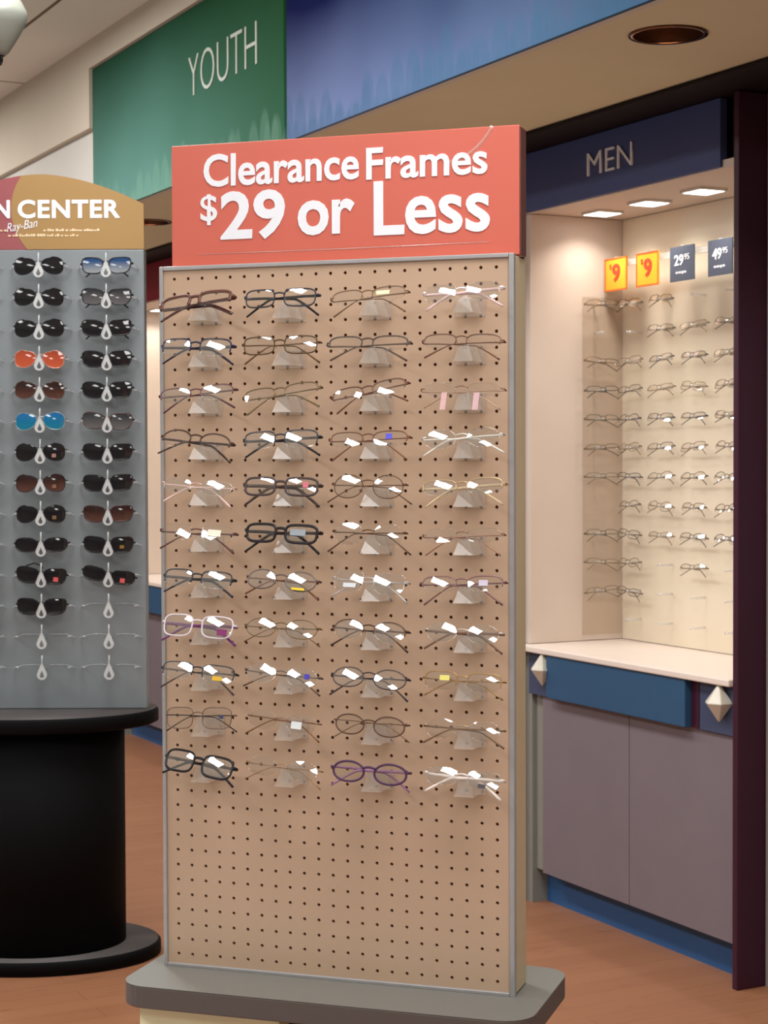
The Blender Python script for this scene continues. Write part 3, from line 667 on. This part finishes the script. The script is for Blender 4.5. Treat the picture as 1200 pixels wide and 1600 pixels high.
MT['sun_black'] = grad_lens('black_lens', (24, 22, 26), (34, 32, 34), -.02, .02, .15)
MT['sun_brown'] = grad_lens('brown_lens', (44, 26, 24), (92, 62, 54), -.02, .012, .15)
MT['sun_orange'] = grad_lens('orange_lens', (150, 62, 40), (196, 92, 62), -.02, .02, .12)
MT['sun_blue'] = grad_lens('blue_mirror_lens', (22, 92, 146), (28, 116, 140), -.02, .02, .05)
MT['sun_bluegrad'] = grad_lens('blue_gradient_lens', (40, 74, 118), (158, 164, 168), -.016, .012, .3)
MT['sun_grey'] = grad_lens('grey_gradient_lens', (52, 52, 56), (104, 102, 102), -.018, .014, .2)
SUN = {
 0: ['black', 'black', 'black', 'orange-red', 'brown', 'blue mirrored', 'black', 'black-brown', 'black', 'black oval', 'black raised-arm', 'black square'],
 1: ['blue gradient', 'grey gradient', 'wide black', 'grey sport', 'black square', 'smoke tortoise', 'slate square', 'black wide-brow', 'brown gradient', 'black flat-top', 'small dark tilted']}
LENS = {'orange-red': 'sun_orange', 'brown': 'sun_brown', 'blue mirrored': 'sun_blue', 'blue gradient': 'sun_bluegrad', 'grey gradient': 'sun_grey', 'smoke tortoise': 'sun_grey', 'brown gradient': 'sun_brown', 'black-brown': 'sun_brown'}
ORS = ['top', 'second', 'third', 'fourth', 'fifth', 'sixth', 'seventh', 'eighth', 'ninth', 'tenth', 'eleventh', 'twelfth', 'thirteenth']
def sunpos(j, i, dz=0): return TD + TR * SCX[j] + Vector((.3098, -.951, 0)) * .083 + Vector((0, 0, SZ[i] + dz))
def sunrow(j, i, look, where):
    sh = 'aviator' if j == 1 and i < 10 else 'wayfarer'
    if look in ('grey sport', 'smoke tortoise', 'black flat-top', 'brown gradient', 'slate square', 'small dark tilted', 'black oval', 'black raised-arm', 'black-brown'): sh = {'black oval': 'sport', 'small dark tilted': 'sport', 'black-brown': 'aviator'}.get(look, 'wayfarer')
    fc = {'orange-red': (190, 150, 140), 'blue mirrored': (150, 160, 166), 'smoke tortoise': (70, 56, 52), 'brown': (92, 76, 70), 'brown gradient': (58, 36, 34)}.get(look, (26, 24, 28))
    met = sh == 'aviator'
    tg = ()
    if look in ('black raised-arm', 'small dark tilted'): tg = ((.040, -.008, .013, .012, (198, 84, 84)),)
    elif look == 'black flat-top': tg = ((.038, -.006, .012, .009, (130, 92, 40)),)
    elif j == 1 and i in (6, 7, 8): tg = ((.038, -.010, .011, .010, ((150, 110, 104), (122, 84, 62), (110, 84, 52))[i - 6]),)
    roll = {'small dark tilted': 9, 'black raised-arm': 4}.get(look, random.uniform(-1.5, 1.5))
    lm = MT[LENS.get(look, 'sun_black')]
    t = spectacles('sunglasses', f'{look} sunglasses, {ORS[i]} row of the {where}', 'sunglasses on the grey tower', sunpos(j, i, .001), (R(-4), R(roll), TZ + R(random.uniform(-3, 3))),
               sh, 'full', .0010 if met else .0019, .0012 if met else .0026, .0014, .018, .020 + (.012 if i < 3 and j == 2 else 0), fmat(fc, .25, .6 if met else 0), fmat((24, 22, 26), .25), lm, tg, 1.06, 'sunglasses')
    if look == 'black raised-arm':   # one arm sticks up above the front
        am = MB(); am.tube([(-.055, .012, .010), (-.045, .016, .024), (-.025, .02, .033), (-.005, .02, .028), (.0, .02, .02)], .0014, .0022, up=(0, 1, 0)); am.build('raised_temple', fmat((24, 22, 26), .25), t)
for i, look in enumerate(SUN[0]): sunrow(1, i, look, 'middle tower column')
for i, look in enumerate(SUN[1]): sunrow(2, i, look, 'right tower column')
for i in range(5, 13): sunrow(0, i, 'black square', 'tower column cut off at the left')

# ------------------------------------------------------------------ frames in the lit cabinet
BACK = {0: (0, 1), 1: (1, 2, 3), 8: (0, 1, 2, 3), 9: (0, 2), 10: (0,)}
CABC = [(112, 104, 92), (130, 118, 102), (92, 90, 90), (142, 126, 104), (120, 102, 86)]
UC = [2.005, 1.832, 1.66, 1.488]; CW = ['first', 'second', 'third', 'fourth']
for i in range(11):
    for c in BACK.get(i, (0, 1, 2, 3)):
        fc = random.choice(CABC); z = ZR[i]
        spectacles('optical_frame', f'thin wire glasses, {ORS[i]} row, {CW[c]} from corner, back wall of MEN cabinet', 'glasses in the MEN cabinet', wp(UC[c], -2.332, z), (R(-24), R(random.uniform(-4, 4)), WALL_RZ + R(random.uniform(-5, 5))),
                   random.choice(('rect', 'narrow', 'oval')), random.choice(('full', 'half', 'half')), .0014, .0022, .0014, .018, .024, fmat(fc, .35, .3), None, MT['lens2'] if (i < 3 or random.random() < .3) else MT['lens'])
for i in (0, 2, 3, 4, 5, 6, 8, 9, 10):
    fc = random.choice(CABC)
    spectacles('optical_frame', f'thin wire glasses, {ORS[i]} row on the left side wall of MEN cabinet', 'glasses in the MEN cabinet', wp(2.058, -2.275, ZR[i]), (R(-24), R(random.uniform(-4, 4)), WALL_RZ + R(90)),
               random.choice(('rect', 'narrow')), 'half', .0014, .0022, .0014, .018, .024, fmat(fc, .35, .3), None, MT['lens'])
